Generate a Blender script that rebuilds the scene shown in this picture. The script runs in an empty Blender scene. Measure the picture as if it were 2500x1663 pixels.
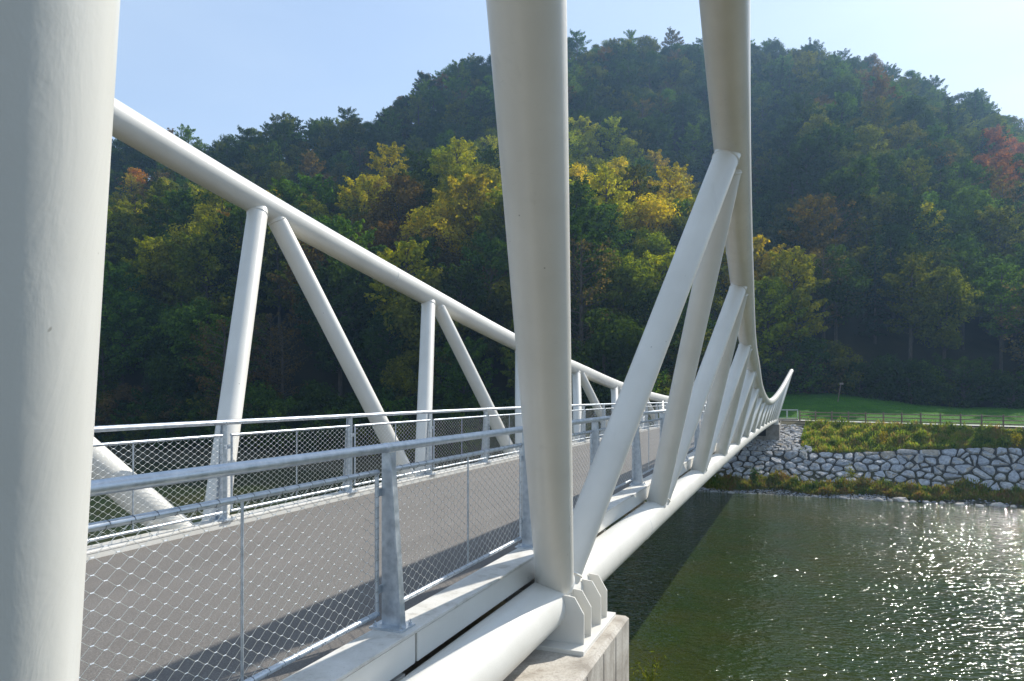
import bpy, math, random
import numpy as np
from mathutils import Vector, Matrix

# ------------------------------------------------------------------ camera, world, sun
S = bpy.context.scene
COL = S.collection
F, VX, Y0 = 1721.8, 1945.4, 953.4            # focal length in photo px, bridge vanishing point, horizon
TAN = (VX - 1250) / F
CO = 1 / math.sqrt(1 + TAN * TAN); SN = TAN * CO
ZO = 9.3                                     # camera height over the river
YAW = math.atan2(CO, SN)                     # bridge axis in world

cam = bpy.data.cameras.new('camera'); camo = bpy.data.objects.new('camera', cam); COL.objects.link(camo)
camo.location = (0, 0, ZO); camo.rotation_euler = (math.pi / 2, 0, 0)
cam.sensor_width = 36; cam.lens = F / 2500 * 36; cam.shift_y = (Y0 - 831.5) / 2500
cam.clip_end = 3000; cam.clip_start = 0.05
S.camera = camo

SUN_AZ, SUN_EL = math.radians(46), math.radians(37)     # azimuth to the right of the view direction
wd = bpy.data.worlds.new('World'); S.world = wd; wd.use_nodes = True
nt = wd.node_tree; sky = nt.nodes.new('ShaderNodeTexSky'); sky.sky_type = 'NISHITA'; sky.sun_disc = False
sky.sun_elevation = SUN_EL; sky.sun_rotation = SUN_AZ
sky.air_density = 1.0; sky.dust_density = .8; sky.ozone_density = 1.5; sky.altitude = 300
# thin high veil of cloud over the sky
wc = nt.nodes.new('ShaderNodeTexCoord'); wm_ = nt.nodes.new('ShaderNodeMapping'); wm_.inputs['Scale'].default_value = (1.2, 1.6, 5.); wm_.inputs['Rotation'].default_value = (.1, .25, .4)
wn = nt.nodes.new('ShaderNodeTexNoise'); wn.inputs['Scale'].default_value = 1.6; wn.inputs['Detail'].default_value = 5; wn.inputs['Distortion'].default_value = .5
wr = nt.nodes.new('ShaderNodeMapRange'); wr.inputs[1].default_value = .35; wr.inputs[2].default_value = .75; wr.inputs[3].default_value = .5; wr.inputs[4].default_value = .74
wx = nt.nodes.new('ShaderNodeMix'); wx.data_type = 'RGBA'; wx.inputs[7].default_value = (3.2, 4.0, 5.1, 1)
nt.links.new(wc.outputs['Generated'], wm_.inputs[0]); nt.links.new(wm_.outputs[0], wn.inputs['Vector']); nt.links.new(wn.outputs['Fac'], wr.inputs[0]); nt.links.new(wr.outputs[0], wx.inputs[0])
nt.links.new(sky.outputs[0], wx.inputs[6]); nt.links.new(wx.outputs[2], nt.nodes['Background'].inputs[0])
nt.nodes['Background'].inputs[1].default_value = 0.145
sl = bpy.data.lights.new('sun', 'SUN'); sl.energy = 4.8; sl.angle = math.radians(0.5); sl.color = (1, .95, .86)
so = bpy.data.objects.new('sun', sl); COL.objects.link(so)
sd = Vector((math.sin(SUN_AZ) * math.cos(SUN_EL), math.cos(SUN_AZ) * math.cos(SUN_EL), math.sin(SUN_EL)))
so.rotation_euler = sd.to_track_quat('Z', 'Y').to_euler(); so.location = (0, 0, 60)
S.view_settings.view_transform = 'Standard'; S.view_settings.look = 'None'
S.view_settings.exposure = 0.45; S.view_settings.gamma = 1
S.render.engine = 'CYCLES'
S.cycles.use_denoising = True
S.cycles.volume_bounces = 0; S.cycles.max_bounces = 6; S.cycles.transparent_max_bounces = 8
S.cycles.sample_clamp_direct = 0; S.cycles.sample_clamp_indirect = 6

rng = np.random.default_rng(7); random.seed(7)

# ------------------------------------------------------------------ helpers
def W(s, t, h):
    return Vector((s * SN - t * CO, s * CO + t * SN, h + ZO))
def st_of(X, Y):
    return X * SN + Y * CO, -X * CO + Y * SN

class MB:
    def __init__(s): s.v = []; s.f = []; s.n = 0
    def add(s, v, f):
        b = s.n; s.v += [tuple(p) for p in v]; s.f += [tuple(i + b for i in q) for q in f]; s.n += len(v); return s
    def box(s, x0, x1, y0, y1, z0, z1):
        v = [(x, y, z) for x in (x0, x1) for y in (y0, y1) for z in (z0, z1)]
        return s.add(v, [(0, 1, 3, 2), (4, 6, 7, 5), (0, 4, 5, 1), (2, 3, 7, 6), (0, 2, 6, 4), (1, 5, 7, 3)])
    def tube(s, pts, r, n=12, caps=True):
        pts = [Vector(p) for p in pts]; rs = r if isinstance(r, (list, tuple)) else [r] * len(pts)
        v = []; f = []; up = None
        for i, p in enumerate(pts):
            d = (pts[min(i + 1, len(pts) - 1)] - pts[max(i - 1, 0)]).normalized()
            if up is None:
                up = Vector((0, 0, 1)) if abs(d.z) < .9 else Vector((1, 0, 0))
            u = d.cross(up).normalized(); w = u.cross(d).normalized(); up = w
            for k in range(n):
                a = 2 * math.pi * k / n; v.append(p + (u * math.cos(a) + w * math.sin(a)) * rs[i])
        for i in range(len(pts) - 1):
            for k in range(n):
                k2 = (k + 1) % n; f.append((i * n + k, i * n + k2, (i + 1) * n + k2, (i + 1) * n + k))
        if caps:
            f.append(tuple(range(n - 1, -1, -1))); f.append(tuple(range((len(pts) - 1) * n, len(pts) * n)))
        return s.add(v, f)
    def prism(s, poly, x0, x1, ax=0):
        n = len(poly); v = []
        for x in (x0, x1):
            for a, b in poly:
                v.append((x, a, b) if ax == 0 else (a, x, b) if ax == 1 else (a, b, x))
        f = [tuple(range(n - 1, -1, -1)), tuple(range(n, 2 * n))]
        for i in range(n): f.append((i, (i + 1) % n, n + (i + 1) % n, n + i))
        return s.add(v, f)
    def obj(s, name, m, parent=None, smooth=False, bevel=0, label=None):
        me = bpy.data.meshes.new(name); me.from_pydata(s.v, [], s.f)
        me.materials.append(m)
        if smooth: smoothen(me, smooth if smooth is not True else 40)
        o = bpy.data.objects.new(name, me); COL.objects.link(o); o.parent = parent
        fixn(me)
        if bevel:
            b = o.modifiers.new('bevel', 'BEVEL'); b.width = bevel; b.segments = 2; b.limit_method = 'ANGLE'
        if label: o['label'] = label
        return o
def fixn(me):
    import bmesh
    bm = bmesh.new(); bm.from_mesh(me); bmesh.ops.recalc_face_normals(bm, faces=bm.faces); bm.to_mesh(me); bm.free()
def smoothen(me, ang):
    me.polygons.foreach_set('use_smooth', [True] * len(me.polygons))
    me.set_sharp_from_angle(angle=math.radians(ang))
def np_mesh(name, V, Q, m, smooth=False):
    """V (n,3), Q (k,4) quads"""
    me = bpy.data.meshes.new(name); V = np.asarray(V, np.float32); Q = np.asarray(Q, np.int32)
    me.vertices.add(len(V)); me.vertices.foreach_set('co', V.ravel())
    k = Q.shape[1]
    me.loops.add(Q.size); me.loops.foreach_set('vertex_index', Q.ravel())
    me.polygons.add(len(Q)); me.polygons.foreach_set('loop_start', np.arange(0, Q.size, k, dtype=np.int32))
    me.polygons.foreach_set('use_smooth', np.full(len(Q), smooth))
    me.update(calc_edges=True); me.validate()
    if m: me.materials.append(m)
    return me
def link(name, me, parent=None):
    o = bpy.data.objects.new(name, me); COL.objects.link(o); o.parent = parent; return o
def tag(o, label=None, cat=None, group=None, kind=None):
    if label: o['label'] = label
    if cat: o['category'] = cat
    if group: o['group'] = group
    if kind: o['kind'] = kind
    return o
def empty(name, loc=(0, 0, 0), rz=0):
    o = bpy.data.objects.new(name, None); COL.objects.link(o); o.location = loc; o.rotation_euler = (0, 0, rz)
    o.empty_display_size = .3; return o
def bridge_empty(name, s, t, h):
    return empty(name, W(s, t, h), YAW)

# ------------------------------------------------------------------ materials
class Mat:
    def __init__(s, name, base=(.5, .5, .5), rough=.6, metal=0, spec=.5):
        s.m = bpy.data.materials.new(name); s.m.use_nodes = True; s.t = s.m.node_tree
        s.p = s.t.nodes['Principled BSDF']; s.p.inputs['Base Color'].default_value = (*base, 1)
        s.p.inputs['Roughness'].default_value = rough; s.p.inputs['Metallic'].default_value = metal
        s.p.inputs['Specular IOR Level'].default_value = spec
        s.b = None
    def n(s, typ, **kw):
        nd = s.t.nodes.new('ShaderNode' + typ)
        for k, v in kw.items():
            if k in nd.inputs.keys() if isinstance(k, str) else False: nd.inputs[k].default_value = v
            else: setattr(nd, k, v)
        return nd
    def l(s, a, b): s.t.links.new(a, b)
    def coord(s, kind='Object', scale=(1, 1, 1), rot=(0, 0, 0)):
        c = s.t.nodes.new('ShaderNodeTexCoord'); mp = s.t.nodes.new('ShaderNodeMapping')
        mp.inputs['Scale'].default_value = scale; mp.inputs['Rotation'].default_value = rot
        s.l(c.outputs[kind], mp.inputs[0]); return mp.outputs[0]
    def noise(s, co, scale, detail=4, rough=.55, dist=0):
        n = s.t.nodes.new('ShaderNodeTexNoise'); n.inputs['Scale'].default_value = scale
        n.inputs['Detail'].default_value = detail; n.inputs['Roughness'].default_value = rough
        n.inputs['Distortion'].default_value = dist
        s.l(co, n.inputs['Vector']); return n.outputs['Fac']
    def ramp(s, fac, stops, interp='LINEAR'):
        r = s.t.nodes.new('ShaderNodeValToRGB'); e = r.color_ramp.elements; r.color_ramp.interpolation = interp
        while len(e) < len(stops): e.new(.5)
        for i, (p, c) in enumerate(stops):
            e[i].position = p; e[i].color = (*c, 1) if not isinstance(c, (int, float)) else (c, c, c, 1)
        s.l(fac, r.inputs[0]); return r.outputs[0]
    def mix(s, fac, a, b, mode='MIX'):
        m = s.t.nodes.new('ShaderNodeMix'); m.data_type = 'RGBA'; m.blend_type = mode
        for i, v in ((0, fac), (6, a), (7, b)):
            if hasattr(v, 'links') or isinstance(v, bpy.types.NodeSocket): s.l(v, m.inputs[i])
            elif isinstance(v, (int, float)) and i == 0: m.inputs[i].default_value = v
            else: m.inputs[i].default_value = (*v, 1)
        return m.outputs[2]
    def color(s, sock): s.l(sock, s.p.inputs['Base Color']); return s
    def rough(s, sock): s.l(sock, s.p.inputs['Roughness']); return s
    def bump(s, h, strength=.3, dist=.02):
        b = s.t.nodes.new('ShaderNodeBump'); b.inputs['Strength'].default_value = strength; b.inputs['Distance'].default_value = dist
        s.l(h, b.inputs['Height'])
        if s.b: s.l(s.b.outputs[0], b.inputs['Normal'])
        s.b = b; s.l(b.outputs[0], s.p.inputs['Normal']); return s

def m_paint():
    m = Mat('white_paint', (.76, .76, .73), .36)
    c = m.coord('Object')
    big = m.noise(c, 1.3, 5, .6)
    m.color(m.ramp(big, [(.3, (.62, .60, .545)), (.7, (.71, .69, .635))]))
    c2 = m.coord('Object', (14, 14, 200), (.9, .5, .2))
    fine = m.noise(c2, 1.0, 3, .6, .4)
    m.rough(m.ramp(fine, [(.3, .27), (.7, .45)]))
    m.bump(fine, .05, .004); st = m.noise(m.coord('Object', (5, 5, .35)), 1.0, 5, .7)
    b0 = m.p.inputs['Base Color'].links[0].from_socket; m.color(m.mix(m.ramp(st, [(.62, 0.), (.78, .22)]), b0, (.36, .35, .30)))
    m.bump(m.noise(c, 30, 3), .10, .004)
    sp = m.noise(c, 24, 1)
    # tiny chips of dirt
    base = m.p.inputs['Base Color'].links[0].from_socket
    m.color(m.mix(m.ramp(sp, [(.80, 0.), (.83, 1.)]), base, (.25, .24, .2)))
    return m.m
def m_paint_smooth():
    m = Mat('grey_white_paint', (.56, .57, .55), .34)
    c = m.coord('Object', (1, 1, .25)); n = m.noise(c, 9, 4, .6, .6); sp = m.noise(m.coord('Object'), 22, 1)
    a = m.ramp(m.noise(m.coord('Object'), 1.1, 4), [(.3, (.60, .60, .565)), (.7, (.66, .66, .625))])
    m.color(m.mix(m.ramp(sp, [(.82, 0.), (.85, 1.)]), a, (.2, .19, .16)))
    m.bump(n, .35, .006); m.bump(m.noise(m.coord('Object'), 60, 2), .12, .002); return m.m
def m_galv():
    m = Mat('galvanised_steel', (.52, .55, .58), .38, .75)
    c = m.coord('Object', (1, 1, 1)); n = m.noise(c, 16, 5, .65); n2 = m.noise(c, 3, 3)
    m.color(m.ramp(n, [(.3, (.38, .43, .48)), (.55, (.53, .575, .62)), (.75, (.66, .69, .72))]))
    m.rough(m.ramp(n, [(.3, .30), (.7, .52)])); m.bump(n2, .1, .003)
    return m.m
def m_wire():
    return Mat('stainless_wire', (.72, .71, .68), .3, .8).m
def m_asphalt():
    m = Mat('deck_asphalt', (.15, .13, .12), .85)
    c = m.coord('Object'); f = m.noise(c, 90, 3, .7); g = m.noise(c, .8, 4)
    st = m.noise(m.coord('Object', (.25, 2.2, 1)), 1.2, 4)
    a = m.ramp(f, [(.3, (.080, .073, .066)), (.55, (.158, .146, .132)), (.72, (.31, .29, .265))])
    m.color(m.mix(m.ramp(g, [(.3, .0), (.75, .55)]), a, m.ramp(st, [(.35, (.115, .10, .088)), (.65, (.19, .168, .15))])))
    m.bump(f, .5, .004); return m.m
def m_kerb():
    m = Mat('kerb_coating', (.6, .58, .54), .75)
    c = m.coord('Object'); n = m.noise(c, 5, 6, .7, .3); f = m.noise(c, 60, 3)
    a = m.ramp(n, [(.28, (.36, .33, .28)), (.45, (.58, .56, .51)), (.7, (.68, .66, .62))])
    m.color(m.mix(m.ramp(f, [(.62, 0.), (.72, .4)]), a, (.3, .26, .2))); m.bump(f, .25, .003); return m.m
def m_concrete(name='weathered_concrete', tone=1.0, boards=True):
    m = Mat(name, (.4, .38, .34), .9)
    c = m.coord('Object'); n = m.noise(c, 2.2, 7, .65, .8); f = m.noise(c, 45, 4, .7)
    T = lambda r, g, b: (r * tone, g * tone, b * tone)
    a = m.ramp(n, [(.3, T(.27, .24, .20)), (.5, T(.47, .43, .37)), (.7, T(.56, .53, .47))])
    a = m.mix(m.ramp(f, [(.45, 0.), (.7, .55)]), a, T(.24, .2, .15), 'MIX')
    if boards:
        st = m.noise(m.coord('Object', (11, 11, .5)), 1, 4, .75)
        a = m.mix(m.ramp(st, [(.54, 0.), (.66, .6)]), a, T(.25, .21, .17))
    m.color(a); m.bump(f, .35, .006); return m.m
def m_stone():
    m = Mat('riprap_stone', (.4, .4, .39), .85)
    c = m.coord('Object'); n = m.noise(c, 3.5, 6, .7, .5); f = m.noise(c, 14, 5, .75)
    g = m.n('NewGeometry'); r = g.outputs['Random Per Island']
    a = m.ramp(r, [(0., (.40, .41, .43)), (.3, (.54, .55, .57)), (.55, (.60, .60, .60)), (.75, (.48, .44, .37)), (.9, (.50, .40, .29)), (1., (.62, .62, .62))])
    b = m.ramp(n, [(.3, (.35, .35, .36)), (.55, (.9, .9, .9)), (.75, (1.25, 1.25, 1.22))])
    a = m.mix(1., a, b, 'MULTIPLY')
    m.color(m.mix(m.ramp(f, [(.55, 0.), (.7, .5)]), a, (.19, .18, .16))); m.bump(f, .9, .08); m.bump(n, .7, .12); return m.m
def m_ground(name, c0, c1, c2, sc=1., bump=.4):
    m = Mat(name, c1, .95, spec=.1)
    c = m.coord('Object'); n = m.noise(c, .25 * sc, 6, .6); f = m.noise(c, 6 * sc, 4, .7)
    a = m.ramp(n, [(.3, c0), (.5, c1), (.72, c2)])
    m.color(m.mix(m.ramp(f, [(.35, .5), (.65, 0.)]), a, tuple(x * .45 for x in c0))); m.bump(f, bump, .15); return m.m
def m_leaf(name='tree_leaves', transl=.42, mult=1.0):
    m = Mat(name); t = m.t
    at = m.n('Attribute'); at.attribute_type = 'INSTANCER'; at.attribute_name = 'tint'
    g = m.n('NewGeometry'); r = g.outputs['Random Per Island']
    val = m.ramp(r, [(0., (.62, .66, .68)), (.35, (.85, .87, .82)), (.7, (1.08, 1.05, .95)), (1., (1.45, 1.28, .9))])
    col = m.mix(1., at.outputs['Color'], val, 'MULTIPLY')
    co = m.coord('Object'); n = m.noise(co, .42, 3, .6)
    col = m.mix(1., col, m.ramp(n, [(.33, (.52, .62, .68)), (.64, (1.4, 1.25, .85))]), 'MULTIPLY')
    d = m.n('BsdfDiffuse'); tr = m.n('BsdfTranslucent'); mx = m.n('MixShader'); mx.inputs[0].default_value = transl
    m.l(col, d.inputs[0]); tc = m.mix(1., col, (1.5, 1.55, .55), 'MULTIPLY'); m.l(tc, tr.inputs[0])
    m.l(d.outputs[0], mx.inputs[1]); m.l(tr.outputs[0], mx.inputs[2])
    m.l(mx.outputs[0], t.nodes['Material Output'].inputs[0]); t.nodes.remove(m.p); return m.m
def m_plants(name, stops, transl=.35):
    m = Mat(name); t = m.t; g = m.n('NewGeometry'); r = g.outputs['Random Per Island']
    co = m.coord('Object'); n = m.noise(co, .9, 4, .65)
    mth = m.n('Math'); mth.operation = 'MULTIPLY_ADD'; m.l(r, mth.inputs[0]); mth.inputs[1].default_value = .35; mth.inputs[2].default_value = -.42
    mt2 = m.n('Math'); mt2.operation = 'MULTIPLY_ADD'; mt2.inputs[1].default_value = 1.5; m.l(n, mt2.inputs[0]); m.l(mth.outputs[0], mt2.inputs[2])
    col = m.ramp(mt2.outputs[0], stops)
    d = m.n('BsdfDiffuse'); tr = m.n('BsdfTranslucent'); mx = m.n('MixShader'); mx.inputs[0].default_value = transl
    m.l(col, d.inputs[0]); m.l(m.mix(1., col, (1.3, 1.3, .6), 'MULTIPLY'), tr.inputs[0])
    m.l(d.outputs[0], mx.inputs[1]); m.l(tr.outputs[0], mx.inputs[2])
    m.l(mx.outputs[0], t.nodes['Material Output'].inputs[0]); t.nodes.remove(m.p); return m.m
def m_bark(name='tree_bark', c=(.085, .07, .055)):
    m = Mat(name, c, .95, spec=.1); co = m.coord('Object', (6, 6, 1)); n = m.noise(co, 2, 5)
    m.color(m.ramp(n, [(.3, tuple(x * .5 for x in c)), (.7, tuple(x * 1.5 for x in c))])); m.bump(n, .6, .05); return m.m
def m_water():
    m = Mat('river_water', (.02, .03, .008), .065, spec=.5); m.p.inputs['IOR'].default_value = 1.33
    c = m.coord('Object')
    big = m.noise(c, .06, 5, .6); mid = m.noise(c, .35, 4)
    a = m.ramp(big, [(.3, (.013, .029, .007)), (.5, (.025, .042, .009)), (.7, (.052, .052, .010))])
    m.color(m.mix(m.ramp(mid, [(.4, 0.), (.7, .5)]), a, (.042, .036, .008)))
    c2 = m.coord('Object', (1., 1.9, 1.), (0, 0, .25))
    w1 = m.noise(c2, 1.5, 1, .5, .4); w2 = m.noise(c2, 4.2, 1, .5, .3); w3 = m.noise(c, .4, 1)
    pt = m.ramp(m.noise(m.coord('Object', (1, .5, 1), (0, 0, .5)), .12, 3, .6, .6), [(.35, .35), (.62, 1.)])
    mq = m.n('Math'); mq.operation = 'MULTIPLY'; m.l(w1, mq.inputs[0]); m.l(pt, mq.inputs[1]); w1 = mq.outputs[0]
    m.bump(w3, .35, .12); m.bump(w1, .9, .192); m.bump(w2, .9, .058)
    return m.m
def m_simple(name, c, rough=.8, sc=8, var=.35, metal=0):
    m = Mat(name, c, rough, metal); n = m.noise(m.coord('Object'), sc, 5, .65)
    m.color(m.ramp(n, [(.3, tuple(x * (1 - var) for x in c)), (.7, tuple(min(1, x * (1 + var)) for x in c))])); m.bump(n, .3, .01); return m.m

PAINT_SMOOTH = m_paint_smooth()
PAINT, GALV, WIRE, ASPH, KERB = m_paint(), m_galv(), m_wire(), m_asphalt(), m_kerb()
CONC = m_concrete(); CONC2 = m_concrete('grey_concrete', .62, False)
STONE = m_stone(); MORTAR = m_simple('joint_mortar', (.05, .046, .04), .95, 5, .4)
LEAF = m_leaf(); BARK = m_bark(); WATER = m_water()
HILLG = m_ground('forest_floor', (.018, .02, .009), (.03, .028, .013), (.045, .035, .018))
BANKG = m_ground('bank_earth', (.05, .045, .03), (.08, .075, .045), (.11, .10, .06))
MEADG = m_ground('meadow_grass', (.04, .12, .012), (.06, .17, .016), (.09, .20, .02), 1.6, .8)
PATHM = m_simple('gravel_path', (.42, .40, .36), .95, 6, .2)
WOOD = m_simple('weathered_wood', (.21, .15, .11), .85, 10, .4)
DARK = m_simple('shade_and_joint_tone', (.02, .022, .024), .7, 3, .3)  # near-black colour for the painted recess shade and the form joints
BOLT = m_simple('bolt_steel', (.12, .12, .125), .45, 20, .2, .7)

# ------------------------------------------------------------------ bridge
CAMB = .000205
zc = lambda s: -CAMB * s * s
ZB = -1.911                                   # bottom chord height at s = 0
TB, TF, LAM = 2.09, 6.353, .2853
S1, P = 6.26, 5.0
NB = 15
Hs = [-.2, 8.79, 13.79, 18.79, 23.79, 28.79, 33.79, 38.79, 43.79, 48.79, 53.79, 58.79, 63.79, 68.79, 73.79, 82.8]
Hv = [6.70, 4.82, 4.0, 3.27, 2.79, 2.32, 2.0, 1.78, 1.66, 1.66, 1.82, 2.15, 2.62, 3.22, 3.95, 5.45]
def cr(x, xs, ys):                            # Catmull-Rom through the nodes
    xs_ = np.asarray(xs); i = int(np.clip(np.searchsorted(xs_, x) - 1, 0, len(xs) - 2))
    m = np.gradient(ys, xs); h = xs[i + 1] - xs[i]; u = (x - xs[i]) / h
    return ((2*u**3-3*u*u+1)*ys[i] + (u**3-2*u*u+u)*h*m[i] + (-2*u**3+3*u*u)*ys[i+1] + (u**3-u*u)*h*m[i+1])
bridge = bridge_empty('footbridge', 0, 0, 0)
tag(bridge, 'white tubular steel truss footbridge with outward leaning sides crossing the river', 'footbridge')
def truss(side):
    t0 = TB if side == 0 else TF; sg = -1 if side == 0 else 1
    bot = lambda s: Vector((s, t0, ZB + zc(s)))
    def top(s, H=None):
        H = cr(s, Hs, Hv) if H is None else H
        return Vector((s, t0 + sg * LAM * H, ZB + zc(s) + H))
    nm = 'near' if side == 0 else 'far'
    pts = [bot(s) for s in np.arange(.7, 81.9, 1.0)]
    bc = MB().tube(pts, .212, 32)
    for s in np.arange(9.9, 80, 12.5): bc.tube([bot(s - .016), bot(s - .006), bot(s + .006), bot(s + .016)], [.211, .2165, .2165, .211], 32, caps=False)
    bc.obj('bottom_chord', PAINT, bridge, 50, label='large white bottom tube of the %s truss' % nm)
    R = .212
    ss = list(np.linspace(-.2, 82.8, 120)); pts = [top(s) for s in ss]
    if side == 0: pts[0] = pts[0]
    a = (pts[0] - pts[1]).normalized(); b = (pts[-1] - pts[-2]).normalized()
    cap0 = [pts[0] + a * R * math.sin(k) for k in (1.5, 1.1, .7, .35)]; r0 = [R * math.cos(k) for k in (1.5, 1.1, .7, .35)]
    cap1 = [pts[-1] + b * R * math.sin(k) for k in (.35, .7, 1.1, 1.5)]; r1 = [R * math.cos(k) for k in (.35, .7, 1.1, 1.5)]
    tc = MB().tube(cap0 + pts + cap1, r0 + [R] * len(pts) + r1, 32)
    for s in np.arange(12.2, 80, 12.5): tc.tube([top(s - .016), top(s - .006), top(s + .006), top(s + .016)], [.211, .2165, .2165, .211], 32, caps=False)
    tc.obj('top_chord', PAINT, bridge, 60, label='curved white top tube of the %s truss' % nm)
    Bn = [bot(S1 + P * k) for k in range(NB)]
    Tn = [top(s) for s in Hs]
    def strut(A, B, r, lab=None, mt=None):
        d = (B - A).normalized()
        o = MB().tube([A, B], r, 28, caps=False)
        # weld beads where the strut meets the chords
        for Pn, dd in ((A, d), (B, -d)):
            ax = Vector((1, 0, 0)); cs = abs(dd.dot(ax)); off = .212 / max(.3, math.sqrt(1 - cs * cs)) * .98
            o.tube([Pn + dd * (off - .010), Pn + dd * (off + .0), Pn + dd * (off + .014)], [r * 1.0, r + .011, r * 1.0], 28, caps=False)
        return o.obj('strut', mt or PAINT, bridge, 40, label=lab)
    # end post, end diagonal
    strut(bot(1.2), Tn[0] + Vector((.3, sg * .1, 0)), .22, 'thick end post of the %s truss' % nm, PAINT_SMOOTH)
    strut(Bn[0], Tn[0], .172)
    for k in range(NB - 1):
        Tk = Tn[k + 1]; r = .15
        off = Vector((.07 + .012 * Hv[k + 1], 0, 0))
        strut(Bn[k] + off * .5, Tk - off, r); strut(Bn[k + 1] - off * .5, Tk + off, r)
    strut(Bn[-1], Tn[-1], .172)
    strut(bot(81.4), Tn[-1] - Vector((.2, 0, 0)), .18)
    # outriggers tying the chord to the edge beam
    for k in range(NB):
        s = S1 + P * k; z = zc(s); e = (TB if side == 0 else TF); i = e - sg * .75
        o = MB(); o.prism([(e - sg * .02, ZB + z + .06), (e - sg * .02, ZB + z - .06), (i, ZB + z - .02), (i, ZB + z + .19), (e - sg * .25, ZB + z + .15)], s - .012, s + .012)
        o.box(s - .12, s + .12, min(e, i), max(e, i), ZB + z - .07, ZB + z - .045)
        o.obj('outrigger', PAINT, bridge)
truss(0); truss(1)

KT = -1.51      # kerb top
def ribbon(t0, t1, h0, h1, s0, s1, step=2.5):
    m = MB(); v = []; f = []; ss = np.arange(s0, s1 + .01, step)
    if ss[-1] < s1 - .05: ss = np.append(ss, s1)
    for s in ss:
        z = zc(s); v += [(s, t0, h0 + z), (s, t1, h0 + z), (s, t1, h1 + z), (s, t0, h1 + z)]
    for i in range(len(ss) - 1):
        for k in range(4): f.append((4*i+k, 4*i+(k+1)%4, 4*i+4+(k+1)%4, 4*i+4+k))
    n = len(v); f += [(0, 1, 2, 3), (n-4, n-1, n-2, n-3)]
    return m.add(v, f)
ribbon(2.50, 6.15, -1.80, -1.585, -4, 84).obj('deck', ASPH, bridge)
ribbon(2.62, 6.03, -1.96, -1.803, -1, 82).obj('deck_underside', PAINT, bridge)
for a, b, nm in ((2.235, 2.497, 'near'), (6.153, 6.415, 'far')):
    ribbon(a, b, -1.535, KT, -4, 84).obj('kerb', KERB, bridge, bevel=.006, label='pale kerb on the %s side of the deck' % nm)
    m = MB()
    js = [-4, -3.6, 3.93] + [3.93 + 7.5 * k for k in range(1, 11)] + [84]
    for i in range(len(js) - 1):
        q = ribbon(a + .004, b - .004, -1.72, -1.537, js[i] + .006, js[i + 1] - .006)
        m.add(q.v, q.f)
    m.obj('edge_beam', PAINT, bridge, label='white edge beam under the %s kerb' % nm)
for k in range(33):
    s = S1 - 5 + 2.5 * k; z = zc(s); MB().box(s - .06, s + .06, 2.26, 6.39, -1.99 + z, -1.76 + z).obj('cross_girder', PAINT, bridge)

# railing: posts, handrails, net panels
SP0 = 3.897
HR = -.365
def post_mb():
    m = MB()      # local: origin on kerb top at the inner face, +y = outwards
    m.prism([(0, .012), (.152, .012), (.075, 1.115), (0, 1.115)], -.006, .006)
    m.prism([(0.146, .012), (.158, .012), (.081, 1.115), (.069, 1.115)], -.028, .028)
    return m
PMB = post_mb(); cl = PMB
for z in (.36 - .12, .98 - .12):
    for sx in (-1, 1):
        cl.box(min(sx*.005, sx*.05), max(sx*.005, sx*.05), -.006, .0005, z - .025, z + .025)
        cl.tube([(sx*.03, -.014, z), (sx*.03, -.004, z)], .010, 6)
pm = PMB.obj('railing_post', GALV, None)
bp = MB(); bp.box(-.085, .085, -.045, .195, 0.0, .014)
for x in (-.06, .06):
    for y in (-.015, .172): bp.tube([(x, y, .010), (x, y, .028)], .013, 6); bp.tube([(x, y, .027), (x, y, .045)], .006, 6)
bpo = bp.obj('base_plate', GALV, pm)
# panel, local x along, y = 0 plane, z up from kerb top
PL = 2.36; PZ0, PZ1 = .10, .995
fr = MB()
fr.tube([(0, 0, PZ1), (PL, 0, PZ1)], .0175, 12); fr.tube([(0, 0, PZ0), (PL, 0, PZ0)], .0175, 12)
fr.tube([(.012, 0, PZ0 + .01), (.012, 0, PZ1 - .01)], .0135, 8); fr.tube([(PL - .012, 0, PZ0 + .01), (PL - .012, 0, PZ1 - .01)], .0135, 8)
fr.tube([(PL / 2, 0, PZ0), (PL / 2, 0, PZ1)], .0075, 8)
pa = fr.obj('net_panel', GALV, None, 50)
# stainless cable net: zig-zag wires crossing at ferrules, laced round the frame
CW, CH = .112, .0685
nx = int(round(PL / CW)); nz = int(round((PZ1 - PZ0) / CH)); cw = (PL - .03) / nx; ch = (PZ1 - PZ0 - .03) / nz
def prisms(A, B, r, sides=4):
    A = np.asarray(A, float); B = np.asarray(B, float); d = B - A; L = np.linalg.norm(d, axis=1, keepdims=True); d = d / L
    u = np.cross(d, np.array([.013, 1., .02])); u /= np.linalg.norm(u, axis=1, keepdims=True); w = np.cross(d, u)
    rings = []
    for C in (A, B):
        for k in range(sides):
            a = 2 * math.pi * k / sides + .4; rings.append(C + (u * math.cos(a) + w * math.sin(a)) * r)
    V = np.stack(rings, 1).reshape(-1, 3); n = len(A); base = (np.arange(n) * 2 * sides)[:, None]
    Q = []
    for k in range(sides):
        k2 = (k + 1) % sides; Q.append(np.concatenate([base + k, base + k2, base + sides + k2, base + sides + k], 1))
    return V, np.concatenate(Q, 0)
A = []; B = []; Kt = []
for i in range(nx + 1):
    for j in range(nz + 1):
        x = .015 + i * cw; z = PZ0 + .015 + j * ch
        if (i + j) % 2 == 0:
            pass
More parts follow.
